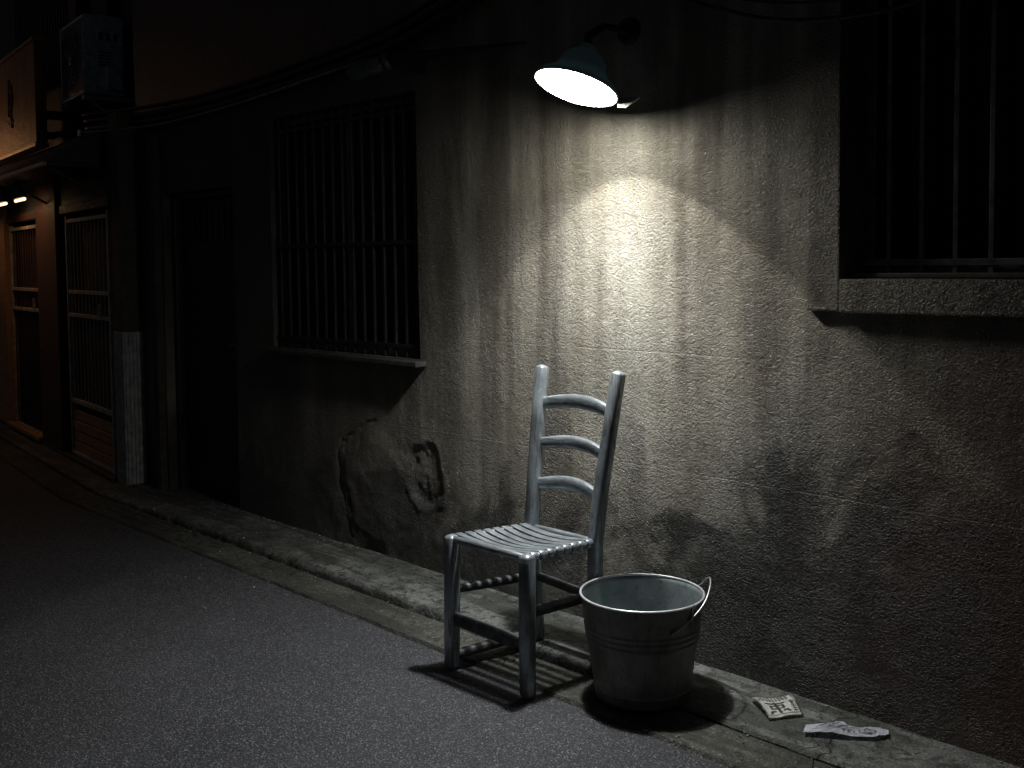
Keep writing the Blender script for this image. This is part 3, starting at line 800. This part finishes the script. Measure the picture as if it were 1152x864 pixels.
finish('pail_lining', bm, galv('lit_zinc', (.17, .20, .205), (.31, .35, .355), .40, .45), body, True)  # inside coloured paler for the lamp light that falls into it
bm = bmesh.new()
lathe(bm, [(rad(.318) + .0038 * math.cos(a) , .3185 + .0038 * math.sin(a)) for a in [2 * math.pi * k / 10 for k in range(11)]], 96, BM)
finish('rolled_rim', bm, galv('bright_rim', (.5, .51, .52), (.68, .69, .70), .34, .55), bk, True)
AZ = R(5)    # right ear azimuth (seen on the right of the picture)
def cyl(a, r, z): return BC + Vector((r * math.cos(a), r * math.sin(a), z))
for a in (AZ, AZ + math.pi):
    bm = bmesh.new(); u = Vector((math.cos(a), math.sin(a), 0)); t_ = Vector((-math.sin(a), math.cos(a), 0))
    E4 = Matrix(((t_.x, 0, u.x, 0), (t_.y, 0, u.y, 0), (0, 1, 0, 0), (0, 0, 0, 1)))
    E4 = Matrix.Translation(cyl(a, rad(.285) + .0035, .285)) @ E4
    prism(bm, [(-.022, -.03), (.022, -.03), (.024, .0), (.014, .036), (-.014, .036), (-.024, .0)], -.0015, .0015, E4)
    tube(bm, [cyl(a, .19, .299), cyl(a, .212, .299)], .005, 8)
    finish('handle_ear', bm, M['bucket'], bk)
key = [(-24, .244, .006), (-16, .258, .007), (-6, .280, .012), (3, .300, .016), (14, .326, .018), (28, .352, .014), (41, .366, .012), (54, .350, .012), (68, .312, .013), (90, .282, .016), (120, .270, .018), (150, .278, .016), (172, .292, .013), (185, .300, .014)]
raw = [cyl(R(a), rad(z_) + dr, z_) for a, z_, dr in key]; pts = []
for i in range(len(raw) - 1):
    a, b, c, d = raw[max(0, i - 1)], raw[i], raw[i + 1], raw[min(len(raw) - 1, i + 2)]
    for k in range(5):
        t = k / 5; pts.append(.5 * ((2 * b) + (c - a) * t + (2 * a - 5 * b + 4 * c - d) * t * t + (3 * b - a - 3 * c + d) * t ** 3))
pts.append(raw[-1])
bm = bmesh.new(); tube(bm, pts, .0030, 8); finish('wire_handle', bm, galv('wire', (.36, .37, .38), (.5, .51, .52), .35, .7), bk, True)

# ------------------------------------------------------------------ litter on the kerb
def kz(x): return max(.004, kerb_h(x)) + .004
P0 = [Vector((-1.775, -.135, 0)), Vector((-1.700, -.03, 0)), Vector((-1.597, -.125, 0)), Vector((-1.655, -.220, 0))]
def quad(u, v, dz=0): 
    p = P0[0].lerp(P0[1], u).lerp(P0[3].lerp(P0[2], u), v)
    bow = .006 * math.sin(math.pi * v) + .004 * abs(2 * u - 1) ** 2 + .003 * math.sin(7 * u + 4 * v)
    return Vector((p.x, p.y, kz(p.x) + .005 + bow + dz))
fly = None
def sheet(u0, u1, v0, v1, dz, n=8, th=.0006):
    g = []
    for i in range(n + 1):
        g.append([(bm.verts.new(quad(u0 + (u1 - u0) * i / n, v0 + (v1 - v0) * j / n, dz)), ) for j in range(n + 1)])
    for i in range(n):
        for j in range(n): bm.faces.new((g[i][j][0], g[i + 1][j][0], g[i + 1][j + 1][0], g[i][j + 1][0]))
bm = bmesh.new(); sheet(0, 1, 0, 1, 0, 14); bmesh.ops.solidify(bm, geom=bm.faces[:], thickness=.0007)
fly = thing('printed_flyer', 'cream flyer with heavy black print lying flat beside the bucket shadow', 'paper', (-1.68, -.13, kz(-1.68)))
finish('sheet', bm, M['paper'], fly, True)
bm = bmesh.new(); rnd = random.Random(4)
def stroke(u0, u1, v0, v1): sheet(u0, u1, v0, v1, .0012, 4)
# v runs across the lines: rows of block characters at the top, a large black panel, side column
for row in range(2):
    v = .08 + row * .12
    u = .10
    while u < .86:
        w = rnd.uniform(.045, .08)
        for k in range(rnd.randint(2, 3)): stroke(u, u + w, v + k * .03, v + k * .03 + .014)
        stroke(u + w * .4, u + w * .4 + .016, v - .005, v + .085)
        if rnd.random() < .6: stroke(u, u + .014, v, v + .08)
        u += w + .025
stroke(.18, .70, .39, .44); stroke(.25, .63, .50, .54); stroke(.25, .63, .63, .67); stroke(.25, .31, .54, .63); stroke(.57, .63, .54, .63)
stroke(.405, .475, .35, .85); stroke(.20, .34, .73, .78); stroke(.54, .69, .73, .78); stroke(.16, .24, .78, .83); stroke(.64, .73, .78, .83)
for k in range(7):
    v = .38 + k * .07; stroke(.80, .92, v, v + .022); stroke(.84, .86, v - .01, v + .05)
for a in ((.04, .96, .03, .045), (.04, .055, .03, .90), (.945, .96, .03, .90), (.04, .96, .885, .90)): stroke(*a)
finish('print', bm, M['ink'], fly, True)
# crumpled wrapper
out = [(-1.555, -.185), (-1.512, -.135), (-1.480, -.105), (-1.455, -.110), (-1.440, -.098), (-1.400, -.058), (-1.372, -.052), (-1.355, -.078), (-1.378, -.118), (-1.425, -.160), (-1.470, -.190), (-1.535, -.235)]
C0 = Vector((-1.462, -.14, 0))
bm = bmesh.new(); rings = []
def crz(x, y, f): return kz(x) + .008 + f * (.013 * abs(mn.noise(Vector((x * 26 + y * 8, y * 20, 2)))) + .014 * max(0, 1 - abs(x + 1.49) / .05) + .005 * mn.noise(Vector((x * 90, y * 90, 3))))
NR = 10; full = []
for i in range(len(out)):
    a = Vector((*out[i], 0)); b = Vector((*out[(i + 1) % len(out)], 0))
    for k in range(4): full.append(a.lerp(b, k / 4))
for r_ in range(1, NR + 1):
    t = r_ / NR; ring = []
    for p in full:
        q = C0.lerp(p, t) + Vector((mn.noise(Vector((p.x * 60, p.y * 60, 1))), mn.noise(Vector((p.x * 60, p.y * 60, 9))), 0)) * .003
        ring.append(bm.verts.new((q.x, q.y, crz(q.x, q.y, 1 - .6 * t ** 3))))
    rings.append(ring)
c = bm.verts.new((C0.x, C0.y, crz(C0.x, C0.y, 1)))
nn = len(full)
for k in range(nn): bm.faces.new((c, rings[0][k], rings[0][(k + 1) % nn]))
for a, b in zip(rings, rings[1:]):
    for k in range(nn): bm.faces.new((a[k], b[k], b[(k + 1) % nn], a[(k + 1) % nn]))
bmesh.ops.solidify(bm, geom=bm.faces[:], thickness=.0008)
wr = thing('crumpled_wrapper', 'pale crumpled paper wrapper on the kerb right of the flyer', 'litter', (-1.46, -.14, kz(-1.46)))
finish('folded_sheet', bm, M['paper2'], wr)
bm = bmesh.new()
def wst(x0, y0, x1, y1, w):
    a = Vector((x0, y0, 0)); b = Vector((x1, y1, 0)); d = (b - a).normalized(); s = Vector((-d.y, d.x, 0)) * w / 2; n_ = 8; pv = None
    for i in range(n_ + 1):
        p = a.lerp(b, i / n_); row = [bm.verts.new((q.x, q.y, crz(q.x, q.y, .9) + .0022)) for q in (p - s, p + s)]
        if pv: bm.faces.new((pv[0], row[0], row[1], pv[1]))
        pv = row
for k in range(3): wst(-1.525 + k * .02, -.205 + k * .012, -1.500 + k * .022, -.155 + k * .018, .004)
wst(-1.465, -.155, -1.392, -.085, .003); wst(-1.448, -.160, -1.385, -.105, .003); wst(-1.392, -.085, -1.385, -.105, .003)
for k in range(6): wst(-1.458 + k * .011, -.150 + k * .0098, -1.452 + k * .011, -.156 + k * .0098, .004)
finish('print', bm, M['ink2'], wr)
# grit in the gutter
bm = bmesh.new(); rnd = random.Random(11)
for i in range(520):
    x = rnd.uniform(-6.6, -.9); w = rnd.random()
    y = rnd.choice([rnd.gauss(-.335, .02), rnd.gauss(-.02, .03), rnd.uniform(-.5, .02), rnd.uniform(-.9, -.4)])
    if y > -.012: y = -.012
    r_ = rnd.choice([.0015, .002, .0025, .0025, .004]) * rnd.uniform(.7, 1.3)
    if (Vector((x, y)) - Vector((BC.x, BC.y))).length < .17: continue
    zz = (kerb_h(x) + .004 if y > -.315 else (.001 if y > -.51 else -.005)) + r_ * .4
    m4 = Matrix.Translation((x, y + bend(x), zz)) @ Matrix.Rotation(rnd.uniform(0, 6), 4, Vector((rnd.random(), rnd.random(), 1)).normalized()) @ Matrix.Diagonal((r_ * rnd.uniform(.7, 1.6), r_, r_ * .7, 1))
    bmesh.ops.create_icosphere(bm, subdivisions=1, radius=1, matrix=m4)
gr_ = finish('grit', bm, M['grit']); gr_['kind'] = 'stuff'

# ------------------------------------------------------------------ sky, camera, render
w = bpy.data.worlds.new('World'); sc.world = w; w.use_nodes = True
nt = w.node_tree; sk = nt.nodes.new('ShaderNodeTexSky'); sk.sky_type = 'NISHITA'; sk.sun_disc = False
sk.sun_elevation = R(45); sk.sun_rotation = R(200)
nt.links.new(sk.outputs[0], nt.nodes['Background'].inputs[0]); nt.nodes['Background'].inputs[1].default_value = .0024
cam = bpy.data.cameras.new('camera'); co = bpy.data.objects.new('camera', cam); COL.objects.link(co); sc.camera = co
yaw, pitch, roll = R(43.8828), R(3), R(.6)
f = Vector((-math.cos(yaw) * math.cos(pitch), math.sin(yaw) * math.cos(pitch), -math.sin(pitch)))
r = f.cross(Vector((0, 0, 1))).normalized(); u = r.cross(f)
r2 = math.cos(roll) * r - math.sin(roll) * u; u2 = math.sin(roll) * r + math.cos(roll) * u
co.matrix_world = Matrix(((r2.x, u2.x, -f.x, 0), (r2.y, u2.y, -f.y, -2.84), (r2.z, u2.z, -f.z, 1.35), (0, 0, 0, 1)))
cam.sensor_width = 36; cam.lens = 36 * 1180 / 1152
cam.shift_y = -72.06 / 1152; cam.clip_start = .05; cam.clip_end = 1000
sc.view_settings.view_transform = 'Standard'; sc.view_settings.look = 'None'; sc.view_settings.exposure = 0; sc.view_settings.gamma = 1
sc.cycles.use_denoising = True; sc.cycles.max_bounces = 6
sc.cycles.sample_clamp_indirect = 4
